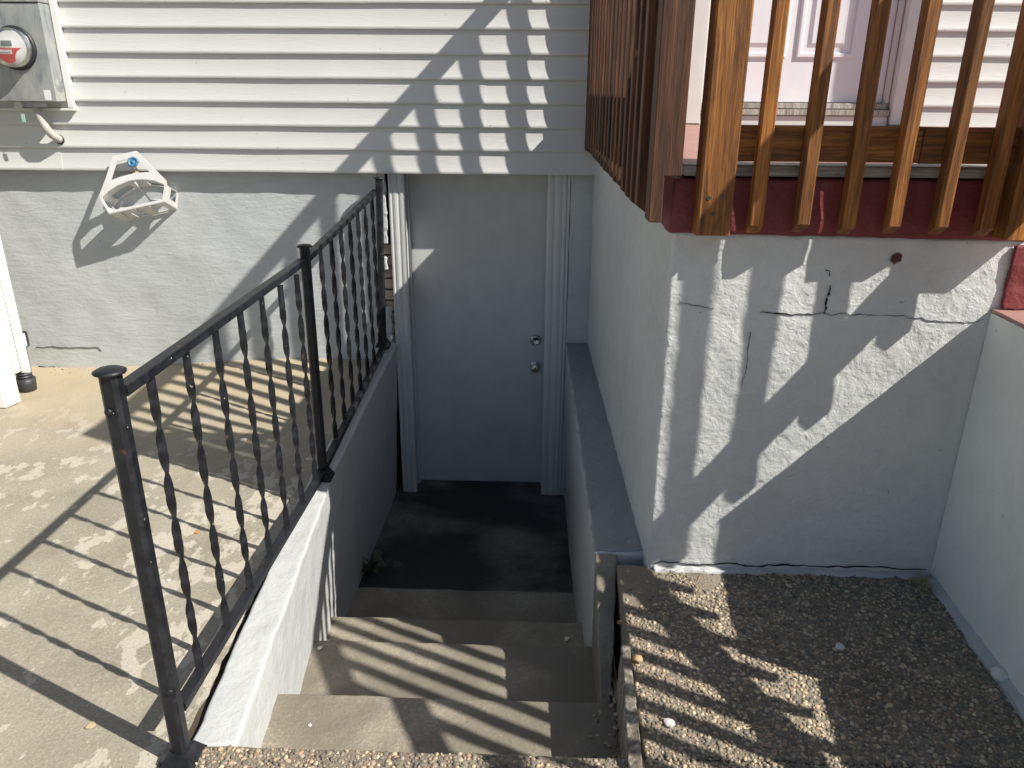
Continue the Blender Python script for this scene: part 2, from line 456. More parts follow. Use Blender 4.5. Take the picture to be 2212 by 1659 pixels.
# ------------------------------------------------------------------ stairwell: steps and its two walls
steps = thing('basement_steps', (-.3, 3.0, -.84), None, None); tag(steps, kind='structure')
def stepblk(name, x0, x1, y0, y1, z0, z1, mat, **k): return rough_hex(name, boxc(x0, x1, y0, y1, z0, z1), mat, parent=steps, **k)
stepblk('step', -.83, .315, 1.567, 1.930, -.5, -.200, m_step, res=.04, r=.010, amp=.004, fs=9)
stepblk('step', -.93, .262, 1.60, 2.436, -.7, -.400, m_step, res=.04, r=.012, amp=.004, fs=9, seed=1)
stepblk('step', -.96, .262, 1.9, 2.840, -.9, -.600, m_step, res=.04, r=.012, amp=.004, fs=9, seed=2)
stepblk('landing_slab', -.98, .290, 2.3, 3.372, -1.0, -.828, m_step, res=.05, r=.006, amp=.004, fs=8, seed=3)
stepblk('landing_slab', -.98, .290, 3.376, 4.70, -1.0, -.842, m_land, res=.05, r=.006, amp=.005, fs=8, seed=4)

lw = thing('stairwell_wall', (-.88, 3.0, -.04), 'low pale gray stucco wall carrying the black iron railing left of the basement steps', 'wall')
rough_hex('wall_front', [(-1.0,1.556,-.95),(-.715,1.556,-.95),(-1.06,2.95,-.95),(-.915,2.95,-.95),(-.905,1.556,-.040),(-.782,1.556,-.046),(-.962,2.95,.034),(-.868,2.95,.028)], m_curb, res=.03, r=.014, amp=.0045, fs=13, parent=lw)
rough_hex('wall_back', [(-1.06,2.952,-.95),(-.918,2.952,-.95),(-1.0,4.436,-.95),(-.885,4.436,-.95),(-.962,2.952,.036),(-.872,2.952,.030),(-.905,4.436,.19),(-.826,4.436,.18)], m_curb, res=.04, r=.014, amp=.004, fs=11, parent=lw, seed=3)

rw = thing('stairwell_wall', (.27, 3.2, -.04), 'low gray stucco wall between the basement steps and the porch side', 'wall')
rough_hex('wall_body', [(.245,2.425,-.95),(.46,2.425,-.95),(.215,4.435,-.95),(.38,4.435,-.95),(.236,2.425,.032),(.46,2.425,.036),(.192,4.435,.190),(.38,4.435,.194)], m_curb, res=.035, r=.012, amp=.004, fs=11, parent=rw, seed=5)
rough_hex('bare_concrete_end', [(.245,1.925,-.6),(.306,1.925,-.6),(.245,2.424,-.6),(.318,2.424,-.6),(.232,1.925,-.21),(.262,1.925,-.20),(.238,2.424,.028),(.318,2.424,.030)], m_step, res=.02, r=.006, amp=.004, fs=26, parent=rw, seed=6)

rough_hex('weathered_cap', [(.236,2.43,.020),(.43,2.43,.020),(.194,4.43,.178),(.345,4.43,.178),(.241,2.43,.037),(.43,2.43,.040),(.197,4.43,.196),(.345,4.43,.199)], stucco('weathered_gray_cap', (.25, .26, .262), (6, 6, 6), .9), res=.02, r=.005, amp=.0045, fs=24, octv=3, parent=rw, seed=7)

# split timber edging held against the pebble paving
tb = rough_hex('timber_edging', [(.268,1.50,-.30),(.300,1.50,-.30),(.274,1.955,-.30),(.306,1.955,-.30),(.262,1.50,-.010),(.296,1.50,.004),(.284,1.93,.026),(.308,1.93,.030)], m_timber, res=.010, r=.003, amp=.0035, fs=48, octv=3)
tag(tb, 'rough split timber board edging the pebble paving beside the steps', 'timber')

# ------------------------------------------------------------------ house
house = thing('house', (-.3, 4.6, -.05), 'house front with white lap siding above a gray stucco basement wall', 'house')
YW = 4.44
rough_hex('foundation_wall', boxc(-3.75, -.895, YW, 4.9, -.5, 1.2), m_wall, res=.035, r=.01, amp=.004, fs=7, parent=house)
bev_box('foundation_wall', -8, -3.752, YW, 4.9, -.5, 1.2, m_wall, 0, house)
rough_hex('foundation_wall', boxc(.192, .44, YW, 4.9, -1.0, 1.2), m_wall, res=.03, r=.008, amp=.005, fs=9, parent=house, seed=8)
bev_box('wall_core', -8, 7, 4.50, 4.95, 1.205, 5.6, m_white, 0, house)
bev_box('wall_core', -8, 7, 4.96, 12, -.6, 5.5, m_wall, 0, house)
bev_box('brick_backing', -.90, -.835, 4.56, 4.95, -1, 1.2, m_crack, 0, house)
z = .16
for i in range(9):
    h = .058 if i % 3 else .064
    w = random.uniform(-.006, .006)
    bev_box('brick', -.894, -.838+w*.3, 4.462+abs(w), 4.56, z, z+h, m_brick, .004, house); z += h+.009
# ragged stucco left on the bricks
for z0, z1, x1 in ((.78, 1.19, -.856), (.10, .40, -.856), (.62, .70, -.866)):
    rough_hex('stucco_edge', boxc(-.897, x1, 4.440, 4.475, z0, z1), m_wall, res=.012, r=.006, amp=.007, fs=30, parent=house, seed=z0*9)

# siding, each course its own panels
PITCH_S, Z_S = .1216, 1.180
def siding_panel(x0, x1, z0, h, y0=4.380, dep=.0132, k=0):
    prof = [(y0+.020, z0+.0005), (y0+.003, z0), (y0, z0+.002)]
    for i in range(1, 9):
        t = i/8; prof.append((y0+dep*(1-(1-t)**2.5), z0+.002+(h-.002)*t))
    prof.append((y0+dep+.008, z0+h+.012))
    nx = max(2, int((x1-x0)/.12)); v = []; f = []; n = len(prof)
    for i in range(nx+1):
        x = x0+(x1-x0)*i/nx
        w = .0012*noise.noise(Vector((x*2.3, z0*31, 0)))
        for (y, z) in prof: v.append((x, y+w*.8, z+w))
    for i in range(nx):
        for j in range(n-1): f.append((i*n+j, (i+1)*n+j, (i+1)*n+j+1, i*n+j+1))
    b = len(v)
    for xe in (0, nx):                                     # closed ends
        b = len(v); v += [v[xe*n+j] for j in range(n)]
        f.append(tuple(b+j for j in (range(n) if xe else range(n-1, -1, -1))))
    me = mesh('siding_panel', v, f, m_siding)
    for p in me.polygons: p.use_smooth = len(p.vertices) == 4 and abs(p.normal.z) < .9
    obj('siding_panel', me, house)
for c in range(22):
    z0 = Z_S+PITCH_S*c
    xr = .338 if c == 0 else .322 if c == 1 else .775
    cuts = {0: [-1.49], 1: [-1.495], 2: [-.285], 3: [-.28], 4: [-5.2], 5: [-5.2], 6: [-4.4], 7: [-4.4]}.get(c, [-.8])
    if c in (0, 1): cuts = [-2.66]+cuts
    if 3 <= c <= 8:    # interrupted by the meter box
        segs = [(-8, -2.52)] if c > 30 else [(-8, -3.02), (-2.518, xr)]
    else: segs = [(-8, xr)]
    for a, b in segs:
        ps = [a]+[q for q in cuts if a < q < b]+[b]
        for i in range(len(ps)-1):
            siding_panel(ps[i]-(.012 if i else 0), ps[i+1], z0, PITCH_S, 4.380+(.0016 if i else 0))
    if c >= 2: siding_panel(1.962, 7, z0, PITCH_S)
    if c >= 17: siding_panel(.775, 1.962, z0, PITCH_S)

# basement door in its recess
door = rough_hex('basement_door', boxc(-.755, .072, 4.600, 4.645, -.840, 1.22), m_door, res=.1, r=.003, amp=.0006, fs=4, parent=house)
tag(door, 'flat gray basement door deep in shade')
bev_box('door_jamb', -.780, -.757, 4.452, 4.66, -.85, 1.24, m_casing, .002, house)
bev_box('door_jamb', .074, .097, 4.452, 4.66, -.85, 1.24, m_casing, .002, house)
bev_box('door_stop', -.7565, -.744, 4.56, 4.597, -.85, 1.24, m_casing, .002, house)
bev_box('door_stop', .060, .0735, 4.56, 4.597, -.85, 1.24, m_casing, .002, house)
bev_box('door_void', -.9, .3, 4.67, 4.69, -1, 1.25, m_crack, 0, house)
def casing(x0, x1, z0, z1, mirror=False):
    prof = [(0, 0), (0, .016), (.05, .020), (.12, .021), (.16, .015), (.22, .014), (.28, .020), (.40, .024), (.52, .020), (.58, .014), (.64, .014), (.70, .020), (.82, .023), (.9, .020), (.95, .014), (1, .012), (1, 0)]
    v = []; f = []; n = len(prof); yb = 4.452
    prof = [(u, d if d in (0, .012) else .016+(d-.016)*.45) for u, d in prof]
    for z in (z0, z1):
        for (u, d) in prof:
            u2 = 1-u if mirror else u
            v.append((x0+(x1-x0)*u2, yb-d, z))
    for i in range(n-1): f.append((i, i+1, n+i+1, n+i))
    f.append(tuple(range(n))); f.append(tuple(range(2*n-1, n-1, -1)))
    me = mesh('door_casing', v, f, m_casing); bm = bmesh.new(); bm.from_mesh(me); bmesh.ops.recalc_face_normals(bm, faces=bm.faces); bm.to_mesh(me); bm.free()
    return obj('door_casing', me, house)
casing(-.838, -.748, -.862, 1.21); casing(.064, .172, -.862, 1.21, True)
bev_box('casing_filler', .1735, .1905, 4.437, 4.6, -.862, 1.21, m_casing, .002, house)
def yrot(loc, tilt=0): return Matrix.Translation(loc) @ Matrix.Rotation(R(90), 4, 'X')      # local z -> -y
db = lathe('deadbolt', [(.036, 0), (.036, .006), (.030, .016), (.024, .020), (.022, .021), (.020, .016), (.0, .016)], m_steel, door, yrot((.010, 4.600, .160)), 32)
bev_box('keyhole', .0085, .0115, 4.5785, 4.5837, .153, .166, m_gum, 0, db)
kn = lathe('door_knob', [(.033, 0), (.033, .005), (.028, .010), (.014, .014), (.012, .030), (.020, .036), (.0275, .046), (.0285, .056), (.024, .064), (.016, .067), (.0, .0665)], m_steel, door, yrot((.010, 4.600, -.012)), 32)
bev_box('keyhole', .0085, .0115, 4.5315, 4.5340, -.019, -.006, m_gum, 0, kn)

# porch door with moulded panels, its casing and threshold
pd = bev_box('porch_door', .925, 1.842, 4.452, 4.495, 1.566, 3.6, m_doorw, .002, house)
tag(pd, 'white panelled entry door behind the porch railing')
def moulded(x0, x1, z0, z1):
    v = []; f = []; Y = 4.4515
    rings = [(-.002, .001), (.006, -.012), (.020, -.012), (.028, -.002), (.050, -.002), (.072, -.011)]
    for (ins, y) in rings:
        v += [(x0+ins, Y+y, z0+ins), (x1-ins, Y+y, z0+ins), (x1-ins, Y+y, z1-ins), (x0+ins, Y+y, z1-ins)]
    for k in range(len(rings)-1):
        for i in range(4): f.append((k*4+i, k*4+(i+1) % 4, (k+1)*4+(i+1) % 4, (k+1)*4+i))
    b = (len(rings)-1)*4; f.append((b, b+1, b+2, b+3))
    obj('door_panel', mesh('door_panel', v, f, m_doorw), pd)
moulded(1.02, 1.30, 1.785, 2.45); moulded(1.355, 1.66, 1.785, 2.45); moulded(1.02, 1.30, 2.56, 3.3); moulded(1.355, 1.66, 2.56, 3.3)
bev_box('porch_door_casing', .775, .865, 4.365, 4.47, 1.455, 3.7, m_white, .004, house)
bev_box('porch_door_jamb', .866, .922, 4.405, 4.50, 1.50, 3.65, m_white, .003, house)
bev_box('porch_door_jamb', 1.845, 1.862, 4.41, 4.50, 1.50, 3.65, m_white, .003, house)
bev_box('porch_door_casing', 1.866, 1.960, 4.365, 4.47, 1.455, 3.7, m_white, .004, house)
bev_box('porch_door_head', .866, 1.865, 4.40, 4.50, 3.603, 3.7, m_white, .003, house)
bev_box('threshold', .866, 1.862, 4.40, 4.49, 1.533, 1.563, m_woodg, .004, house)
bev_box('threshold', .866, 1.862, 4.375, 4.49, 1.499, 1.531, m_woodg, .005, house)
bev_box('threshold_riser', .866, 1.862, 4.39, 4.49, 1.44, 1.498, m_white, .003, house)

# cracks in stucco: thin open splits, dirt filled
def crack(parent, pts, w, plane, depth=.006):
    """pts (a,z) on plane Y=plane"""
    P = []
    for i in range(len(pts)-1):
        for k in range(6):
            t = k/6; P.append((pts[i][0]+(pts[i+1][0]-pts[i][0])*t, pts[i][1]+(pts[i+1][1]-pts[i][1])*t))
    P.append(pts[-1]); v = []; f = []; n = len(P)
    for i, (a, z) in enumerate(P):
        d = Vector((P[min(i+1, n-1)][0]-P[max(i-1, 0)][0], P[min(i+1, n-1)][1]-P[max(i-1, 0)][1])).normalized()
        nx, nz = -d.y, d.x; jw = w*(.05+.62*random.random()**1.5)*math.sin(math.pi*(i+.4)/(n-.2))**.5
        j = .006*noise.noise(Vector((a*33, z*33, 1)))+.0018*random.uniform(-1, 1)
        for sg in (-1, 1):
            v.append((a+nx*(sg*jw/2+j), plane, z+nz*(sg*jw/2+j)))
        v.append((a+nx*j, plane+depth, z+nz*j))
    for i in range(n-1):
        a, b = i*3, (i+1)*3
        f += [(a, a+1, b+1, b), (a+1, a+2, b+2, b+1), (a+2, a, b, b+2)]
    return obj('crack', mesh('crack', v, f, m_crack), parent)
crack(house, [(-3.08,.113),(-2.976,.119),(-2.852,.114),(-2.692,.119),(-2.673,.096)], .005, YW-.0045)
crack(house, [(-3.091,-.012),(-2.994,-.016),(-2.90,-.028)], .009, YW-.0045)

# ------------------------------------------------------------------ porch
porch = thing('porch', (1.0, 3.3, 0), 'raised porch of gray stucco with a dark red slab edge', 'porch')
YP = 2.34
rough_hex('porch_wall', [(.417,YP,-.3),(1.52,YP,-.3),(.325,4.43,-.3),(1.52,4.43,-.3),(.410,YP,1.215),(1.52,YP,1.200),(.318,4.43,1.29),(1.52,4.43,1.29)], m_wallw, res=.022, r=.014, amp=.0034, fs=12, octv=3, parent=porch, seed=2)
def slab_z(y): return 1.372+.036*(y-2.33)
rough_hex('porch_slab', [(.396,2.328,1.212),(1.47,2.328,1.197),(.306,4.375,1.285),(1.47,4.375,1.285),(.402,2.336,slab_z(2.33)),(1.47,2.336,slab_z(2.33)),(.312,4.375,slab_z(4.37)),(1.47,4.375,slab_z(4.37))], m_red, res=.03, r=.012, amp=.005, fs=14, parent=porch, seed=4)
bev_box('porch_slab', 1.472, 2.65, 2.74, 4.37, 1.0, 1.40, m_red, .01, porch)
rough_hex('porch_floor', [(.43,2.46,1.375),(2.65,2.46,1.375),(.345,4.374,1.42),(2.65,4.374,1.42),(.43,2.46,slab_z(2.46)+.006),(2.65,2.46,slab_z(2.46)+.006),(.345,4.374,slab_z(4.37)+.006),(2.65,4.374,slab_z(4.37)+.006)], m_pink, res=.08, r=.004, amp=.002, fs=6, parent=porch)
M_fb = Matrix.Translation((.93, 2.398, slab_z(2.40)+.019)) @ Matrix.Rotation(R(90), 4, 'Y')
bev_box('edge_board', -.016, .016, -.055, .055, -.50, .46, m_woodg, .004, porch, M=M_fb)
for pts, w in (([(.702,.969),(.763,.966),(.825,.964),(.893,.966)], .010), ([(.903,1.057),(.905,1.029),(.899,.994),(.896,.966)], .016),
               ([(.896,.966),(.967,.967),(1.042,.965),(1.144,.963),(1.227,.95),(1.337,.943),(1.388,.956)], .0035),
               ([(.678,.905),(.676,.862),(.679,.773),(.67,.727)], .0028), ([(.45,.996),(.495,.988),(.557,.981)], .0015),
               ([(.88,1.105),(.892,1.098),(.894,1.085)], .005), 
               ([(1.20,.36),(1.205,.345)], .0008)):
    crack(porch, pts, w, YP-.0035)
rough_hex('plaster_foot', [(.44,2.302,-.05),(1.405,2.302,-.05),(.44,2.36,-.05),(1.405,2.36,-.05),(.44,2.322,.030),(1.405,2.318,.028),(.44,2.36,.046),(1.405,2.36,.044)], m_curb, res=.014, r=.006, amp=.0075, fs=26, octv=3, parent=porch, seed=11)
crack(porch, [(.44,.052),(.60,.047),(.70,.056),(.78,.046),(.90,.055),(1.02,.050),(1.2,.056),(1.39,.048)], .012, YP-.0055)
def blotch(parent, cx, cz, r, mat, plane, name='paint_blotch'):
    v = [(cx, plane-.002, cz)]; n = 22
    for i in range(n):
        a = 6.2832*i/n; q = r*(.55+.55*abs(noise.noise(Vector((math.cos(a)*1.7, math.sin(a)*1.7, cx*9))))+.15*random.random())
        v.append((cx+q*math.cos(a), plane, cz+q*1.05*math.sin(a)))
    return obj(name, mesh(name, v, [(0, 1+i, 1+(i+1) % n) for i in range(n)], mat), parent)
blotch(porch, 1.087, 1.145, .022, stucco('rust_red_stain', (.07, .018, .016), (4, 4, 6), .8, specks=False), YP-.007)

bev_box('shadow_post', 2.6, 2.69, 3.96, 4.05, 1.41, 4.4, m_white, .004, porch)  # unseen post, added to cast the shade on the porch door

# ------------------------------------------------------------------ porch steps on the right
ps = thing('porch_steps', (1.9, 1.4, -.04), 'concrete porch steps with gray painted side and red treads', 'steps')
prof = [(2.338, 1.98, .99), (1.98, 1.58, .765), (1.58, 1.19, .552), (1.19, .80, .340), (.80, .41, .13)]
for i, (ya, yb, zt) in enumerate(prof):
    x0 = 1.404 if i == 0 else 1.409
    rough_hex('step_body', boxc(1.405, 2.6, yb, ya, -.3, zt-.012), m_side, res=.5, r=0, amp=0, fs=7, parent=ps, seed=3)
    rough_hex('tread', boxc(1.403, 2.6, yb-.004, ya-.002, zt-.011, zt), m_red if i else m_pink, res=.06, r=.004, amp=.002, fs=14, parent=ps, seed=i)  # first tread in a paler red: sunlight is in its colour
rough_hex('riser', boxc(1.425, 2.6, 2.325, 2.338, .992, 1.19), m_red, res=.02, r=.006, amp=.006, fs=28, parent=ps, seed=9)
rough_hex('step_body', boxc(1.53, 2.6, 2.3385, 2.735, -.3, 1.19), m_side, res=.1, r=0, amp=.001, parent=ps)

rough_hex('plaster_foot', [(1.372,1.2,-.1),(1.412,1.2,-.1),(1.372,2.31,-.1),(1.412,2.31,-.1),(1.376,1.2,-.030),(1.412,1.2,-.018),(1.376,2.31,.028),(1.412,2.31,.040)], m_curb, res=.016, r=.006, amp=.007, fs=24, octv=3, parent=ps, seed=12)
v = []; f = []; n = 90                                     # open joint between the steps side and the paving
for i in range(n+1):
    y = 1.25+1.06*i/n; w = .003+.009*abs(noise.noise(Vector((1, y*11, 3)))); z = right_z(y)+.012+.004*noise.noise(Vector((2, y*17, 1)))
    v += [(1.4035, y, z-w*.6), (1.4035, y, z+w*.9), (1.409, y, z)]
for i in range(n): f += [(i*3, i*3+1, i*3+4, i*3+3), (i*3+1, i*3+2, i*3+5, i*3+4), (i*3+2, i*3, i*3+3, i*3+5)]
obj('crack', mesh('crack', v, f, m_crack), ps)

# ------------------------------------------------------------------ timber railings
def lumber_mesh(name, w, d, L, mat, ch=.003, cut=0.0, cuttop=0.0, notch=None):
    """along local z from 0 to L, x width w, y depth d (front is -y); foot cut on a slant: front edge higher by cut"""
    hw, hd = w/2, d/2
    sec = [(-hw+ch, -hd), (hw-ch, -hd), (hw, -hd+ch), (hw, hd-ch), (hw-ch, hd), (-hw+ch, hd), (-hw, hd-ch), (-hw, -hd+ch)]
    nz = max(2, int(L/.25)); v = []; f = []
    for k in range(nz+1):
        for (x, y) in sec:
            t = k/nz; zb = cut*(.5-y/d)
            v.append((x, y, zb+(L-zb)*t))
    for k in range(nz):
        for i in range(8): j = (i+1) % 8; f.append((k*8+i, k*8+j, (k+1)*8+j, (k+1)*8+i))
    f.append(tuple(range(7, -1, -1))); f.append(tuple(nz*8+i for i in range(8)))
    return mesh(name, v, f, mat)
def between(p0, p1, ref=(0, 0, 1)):
    p0, p1 = Vector(p0), Vector(p1); zz = (p1-p0).normalized(); x = Vector(ref).cross(zz).normalized(); y = zz.cross(x)
    m = Matrix((x, y, zz)).transposed().to_4x4(); m.translation = p0; return m, (p1-p0).length
def rail(name, p0, p1, h, t, mat, parent, ref=(0, 0, 1)):
    m, L = between(p0, p1, ref); return obj(name, lumber_mesh(name, t, h, L, mat), parent, m)
screw_me = None
def screw(parent, loc, M=Matrix.Rotation(R(90), 4, 'X'), r=.0062):
    global screw_me
    if screw_me is None:
        v = []; n = 10
        for rr, z in ((1, -.003), (1, .0012), (.55, .0016), (.35, .0002)):
            v += [(r*rr*math.cos(6.2832*i/n), r*rr*math.sin(6.2832*i/n), z) for i in range(n)]
        f = [(k*n+i, k*n+(i+1) % n, (k+1)*n+(i+1) % n, (k+1)*n+i) for k in range(3) for i in range(n)]+[tuple(3*n+i for i in range(n))]
        screw_me = mesh('screw', v, f, m_screw)
    return obj('screw', screw_me, parent, Matrix.Translation(loc) @ M)

pr = thing('porch_railing', (.9, 2.3, 1.2), 'brown stained timber railing with close upright slats round the porch', 'railing')
S = .037
slat_f = lumber_mesh('slat', .038, .042, 1.34, m_wood, .0035, cut=.028)
slat_s = lumber_mesh('slat', .038, .038, 1.27, m_wood_shade, .003, cut=.028)
for i, x in enumerate((.635, .767, .899, 1.027, 1.161, 1.290)):
    o = obj('slat', slat_f, pr, Matrix.Translation((x, 2.274, 1.222+random.uniform(-.004, .004))) @ Euler((0, R(random.uniform(-.25, .25)), R(random.uniform(-3, 3)))).to_matrix().to_4x4())
    screw(o, (x+random.uniform(-.004, .004), 2.2548, 1.492+random.uniform(-.006, .006)))
    screw(o, (x, 2.2548, 2.55))
def sx(y): return .315-.030*(y-2.26)          # outer face of the side slats
bev_box('post', sx(4.32)+.004, sx(4.32)+.092, 4.284, 4.374, 1.315, 2.62, m_wood_shade, .004, pr)
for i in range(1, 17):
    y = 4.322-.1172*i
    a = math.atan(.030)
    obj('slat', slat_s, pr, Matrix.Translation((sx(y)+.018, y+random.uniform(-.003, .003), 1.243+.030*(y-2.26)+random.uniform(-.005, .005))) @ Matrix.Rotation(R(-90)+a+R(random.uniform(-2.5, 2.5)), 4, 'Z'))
def post(name, x, y, z0, L, w, d, mat, cut=0): return obj(name, lumber_mesh(name, w, d, L, mat, .005, cut), pr, Matrix.Translation((x, y, z0)))
p1 = post('post', .514, 2.2985, 1.218, 1.40, .098, .086, m_wood)
for (dx, dz) in ((-.022, .107), (.016, .112), (-.006, .062)): screw(p1, (.514+dx, 2.2550, 1.218+dz), r=.0065)
p2 = post('post', 1.393, 2.2985, 1.215, 1.40, .092, .086, m_wood)
pz = [(.326,1.252),(.364,1.252),(.364,1.382),(.412,1.382),(.412,2.62),(.326,2.62)]
v = [(x, y, z) for y in (2.266, 2.352) for (x, z) in pz]
me = mesh('post', v, [(0,1,2,3,4,5), (11,10,9,8,7,6)]+[(i, 6+i, 6+(i+1) % 6, (i+1) % 6) for i in range(6)], m_wood_shade)
bm = bmesh.new(); bm.from_mesh(me); bmesh.ops.recalc_face_normals(bm, faces=bm.faces); bmesh.ops.bevel(bm, geom=bm.edges[:], offset=.003, segments=1, affect='EDGES'); bm.to_mesh(me); bm.free()
obj('post', me, pr)
rail('bottom_rail', (.566, 2.3125, 1.472), (1.078, 2.3125, 1.472), .038, .098, m_wood, pr, (0, 1, 0))
rail('bottom_rail', (1.084, 2.3155, 1.470), (1.344, 2.3155, 1.470), .038, .098, m_wood, pr, (0, 1, 0))
rail('top_rail', (.42, 2.3125, 2.56), (1.344, 2.3125, 2.56), .038, .10, m_wood, pr, (0, 1, 0))
rail('bottom_rail', (sx(2.36)+.057, 2.356, 1.520), (sx(4.37)+.057, 4.276, 1.530), .038, .204, m_wood_shade, pr, (1, 0, 0))
rail('top_rail', (sx(2.36)+.057, 2.356, 2.578), (sx(4.37)+.057, 4.374, 2.592), .038, .105, m_wood_shade, pr, (1, 0, 0))

sr = thing('stair_railing', (1.41, 1.5, .5), 'brown stained timber railing sloping down beside the porch steps', 'railing')
slat_st = lumber_mesh('slat', .036, .036, 1.265, m_wood, .003, cut=.028)
SL = .71
def zu(y): return 1.345+SL*(y-2.027)
for i in range(15):
    y = 2.205-.0985*i
    obj('slat', slat_st, sr, Matrix.Translation((1.408, y, zu(y)-.302)) @ Matrix.Rotation(R(-90), 4, 'Z'))
rail('bottom_rail', (1.446, 2.25, zu(2.25)-.07), (1.446, .72, zu(.72)-.07), .112, .036, m_wood, sr, (1, 0, 0))
rail('hand_rail', (1.446, 2.25, zu(2.25)+.995), (1.446, .70, zu(.70)+.995), .09, .038, m_wood, sr, (1, 0, 0))
obj('post', lumber_mesh('post', .09, .09, 1.40, m_wood, .004), sr, Matrix.Translation((1.47, .665, .135)))

# ------------------------------------------------------------------ iron railing
ir = thing('iron_railing', (-.903, 2.9, -.04), 'black wrought iron railing with twisted balusters on the stairwell wall', 'railing')
def tw_mesh(L, turns=4.0, w=.0210, t=.0095):
    nz = 64; v = []; f = []
    for k in range(nz+1):
        u = k/nz; z = L*u; s_ = max(0, min(1, (u-.06)/.88)); a = math.pi*turns*s_+.9
        cs = ((-w/2, -t/2), (w/2, -t/2), (w/2, t/2), (-w/2, t/2))
        for i in range(4):
            for (x, y) in (cs[i], cs[(i+1) % 4]):
                v.append((x*math.cos(a)-y*math.sin(a), x*math.sin(a)+y*math.cos(a), z))
    for k in range(nz):
        for i in range(4): f.append((k*8+2*i, k*8+2*i+1, (k+1)*8+2*i+1, (k+1)*8+2*i))
    return mesh('baluster', v, f, m_iron, True)
XI = -.903
tb1 = tw_mesh(.875, 6.2)
def bar(name, p0, p1, w, h):
    m, L = between(p0, p1, (1, 0, 0)); return obj(name, lumber_mesh(name, h, w, L, m_iron, .002), ir, m)
for i in range(7):
    y = 1.674+.1945*i; u = (y-1.56)/1.35
    obj('baluster', tb1, ir, Matrix.Translation((XI, y, .112-.035*u)) @ Euler((0, 0, R(random.uniform(-25, 25)))).to_matrix().to_4x4())
for i in range(7):
    y = 3.193+.1813*i; u = (y-3.0)/1.4
    obj('baluster', tb1, ir, Matrix.Translation((XI, y, .100+.105*u)) @ Euler((0, 0, R(random.uniform(-25, 25)))).to_matrix().to_4x4())
bar('top_rail', (XI, 1.545, .985), (XI, 2.935, .985), .032, .026)
bar('top_rail', (XI, 2.985, .985), (XI+.012, 4.33, 1.088), .032, .026)
bar('bottom_rail', (XI, 1.545, .104), (XI, 2.935, .066), .032, .026)
bar('bottom_rail', (XI, 2.985, .076), (XI+.012, 4.33, .190), .032, .026)
def ipost(y, z0, z1, w, lean=0, x=XI):
    m = Matrix.Translation((x, y, z0)) @ Matrix.Rotation(lean, 4, 'Y')
    p = obj('post', lumber_mesh('post', w, w, z1-z0, m_iron, w*.22), ir, m)
    mc = m @ Matrix.Translation((0, 0, z1-z0))
    lathe('post_cap', [(w*.62, 0), (w*.82, .002), (w*.84, .006), (w*.6, .011), (w*.25, .0135), (0.0005, .014)], m_iron, p, mc, 20)
    if z0 > -.04 or True:
        s0, s1 = w*1.12, w*.60; v = [(-s0,-s0,0),(s0,-s0,0),(s0,s0,0),(-s0,s0,0),(-s0,-s0,.006),(s0,-s0,.006),(s0,s0,.006),(-s0,s0,.006),(-s1,-s1,.045),(s1,-s1,.045),(s1,s1,.045),(-s1,s1,.045)]
        f = [(3,2,1,0),(8,9,10,11)]+[(k+i, k+(i+1) % 4, k+4+(i+1) % 4, k+4+i) for k in (0, 4) for i in range(4)]
        obj('post_foot', mesh('post_foot', v, f, m_iron), p, m)
    return p
fp = ipost(1.515, -.046, 1.036, .041, 0)
for (dx, dz) in ((-.006, .955), (.012, .2)):
    lathe('bolt_head', [(.009, 0), (.009, .003), (.006, .006), (.0005, .007)], m_iron, fp, yrot((XI+dx, 1.4945, dz)), 12)
ipost(2.96, .03, 1.035, .036, R(.4), XI-.002); ipost(4.35, .185, 1.155, .036, R(1.6), XI+.005)

# ------------------------------------------------------------------ electricity meter
mb = thing('electric_meter', (-2.75, 4.37, 1.52), 'galvanised electric meter box with round glass meter on the siding', 'meter')
rough_hex('meter_box', boxc(-2.985, -2.549, 4.268, 4.372, 1.545, 2.018), m_galv, res=.1, r=.004, amp=.0008, fs=5, parent=mb)
rough_hex('box_cover', boxc(-2.990, -2.546, 4.262, 4.372, 2.021, 2.22), m_galv, res=.1, r=.004, amp=.0008, fs=5, parent=mb, seed=4)
bev_box('box_back', -3.018, -2.52, 4.374, 4.42, 1.50, 2.26, m_white, 0, mb)
MC = (-2.712, 4.268, 1.805)
lathe('socket_ring', [(.108, 0), (.108, .012), (.098, .018), (.092, .018)], m_gum, mb, yrot(MC), 40)
mt = lathe('meter_body', [(.093, .004), (.093, .024), (.090, .026), (.087, .028), (.087, .044), (.0, .044)], m_steel, mb, yrot(MC), 40)
fd = lathe('meter_face', [(.072, .044), (.072, .0465), (.0, .0465)], m_lab, mb, yrot(MC), 40)
lathe('glass_cover', [(.095, .024), (.095, .040), (.091, .070), (.084, .081), (.06, .085), (.0, .086)], m_glass, mb, yrot(MC), 40, cap=False)
def fx(u, w): return (MC[0]+u, 4.268-.0485, MC[2]+w)
v = [fx(*p) for p in ((-.073, -.002), (.058, -.002), (.050, -.008), (.036, -.020), (.026, -.038), (.020, -.060), (.0, -.070), (-.03, -.066), (-.055, -.046))]
obj('red_label', mesh('red_label', v, [tuple(range(len(v)))], m_red_lab), fd)
bev_box('label_strip', MC[0]-.066, MC[0]+.012, 4.268-.0502, 4.268-.0488, MC[2]-.030, MC[2]-.010, m_lab, 0, fd)
for k in range(16):
    bev_box('barcode_bar', MC[0]-.052+k*.0036, MC[0]-.052+k*.0036+.0007*(1+k % 3), 4.268-.0508, 4.268-.0503, MC[2]-.027, MC[2]-.021, m_gum, 0, fd)
bev_box('display', MC[0]-.036, MC[0]+.018, 4.268-.0495, 4.268-.0470, MC[2]+.008, MC[2]+.032, m_lcd, .0006, fd)
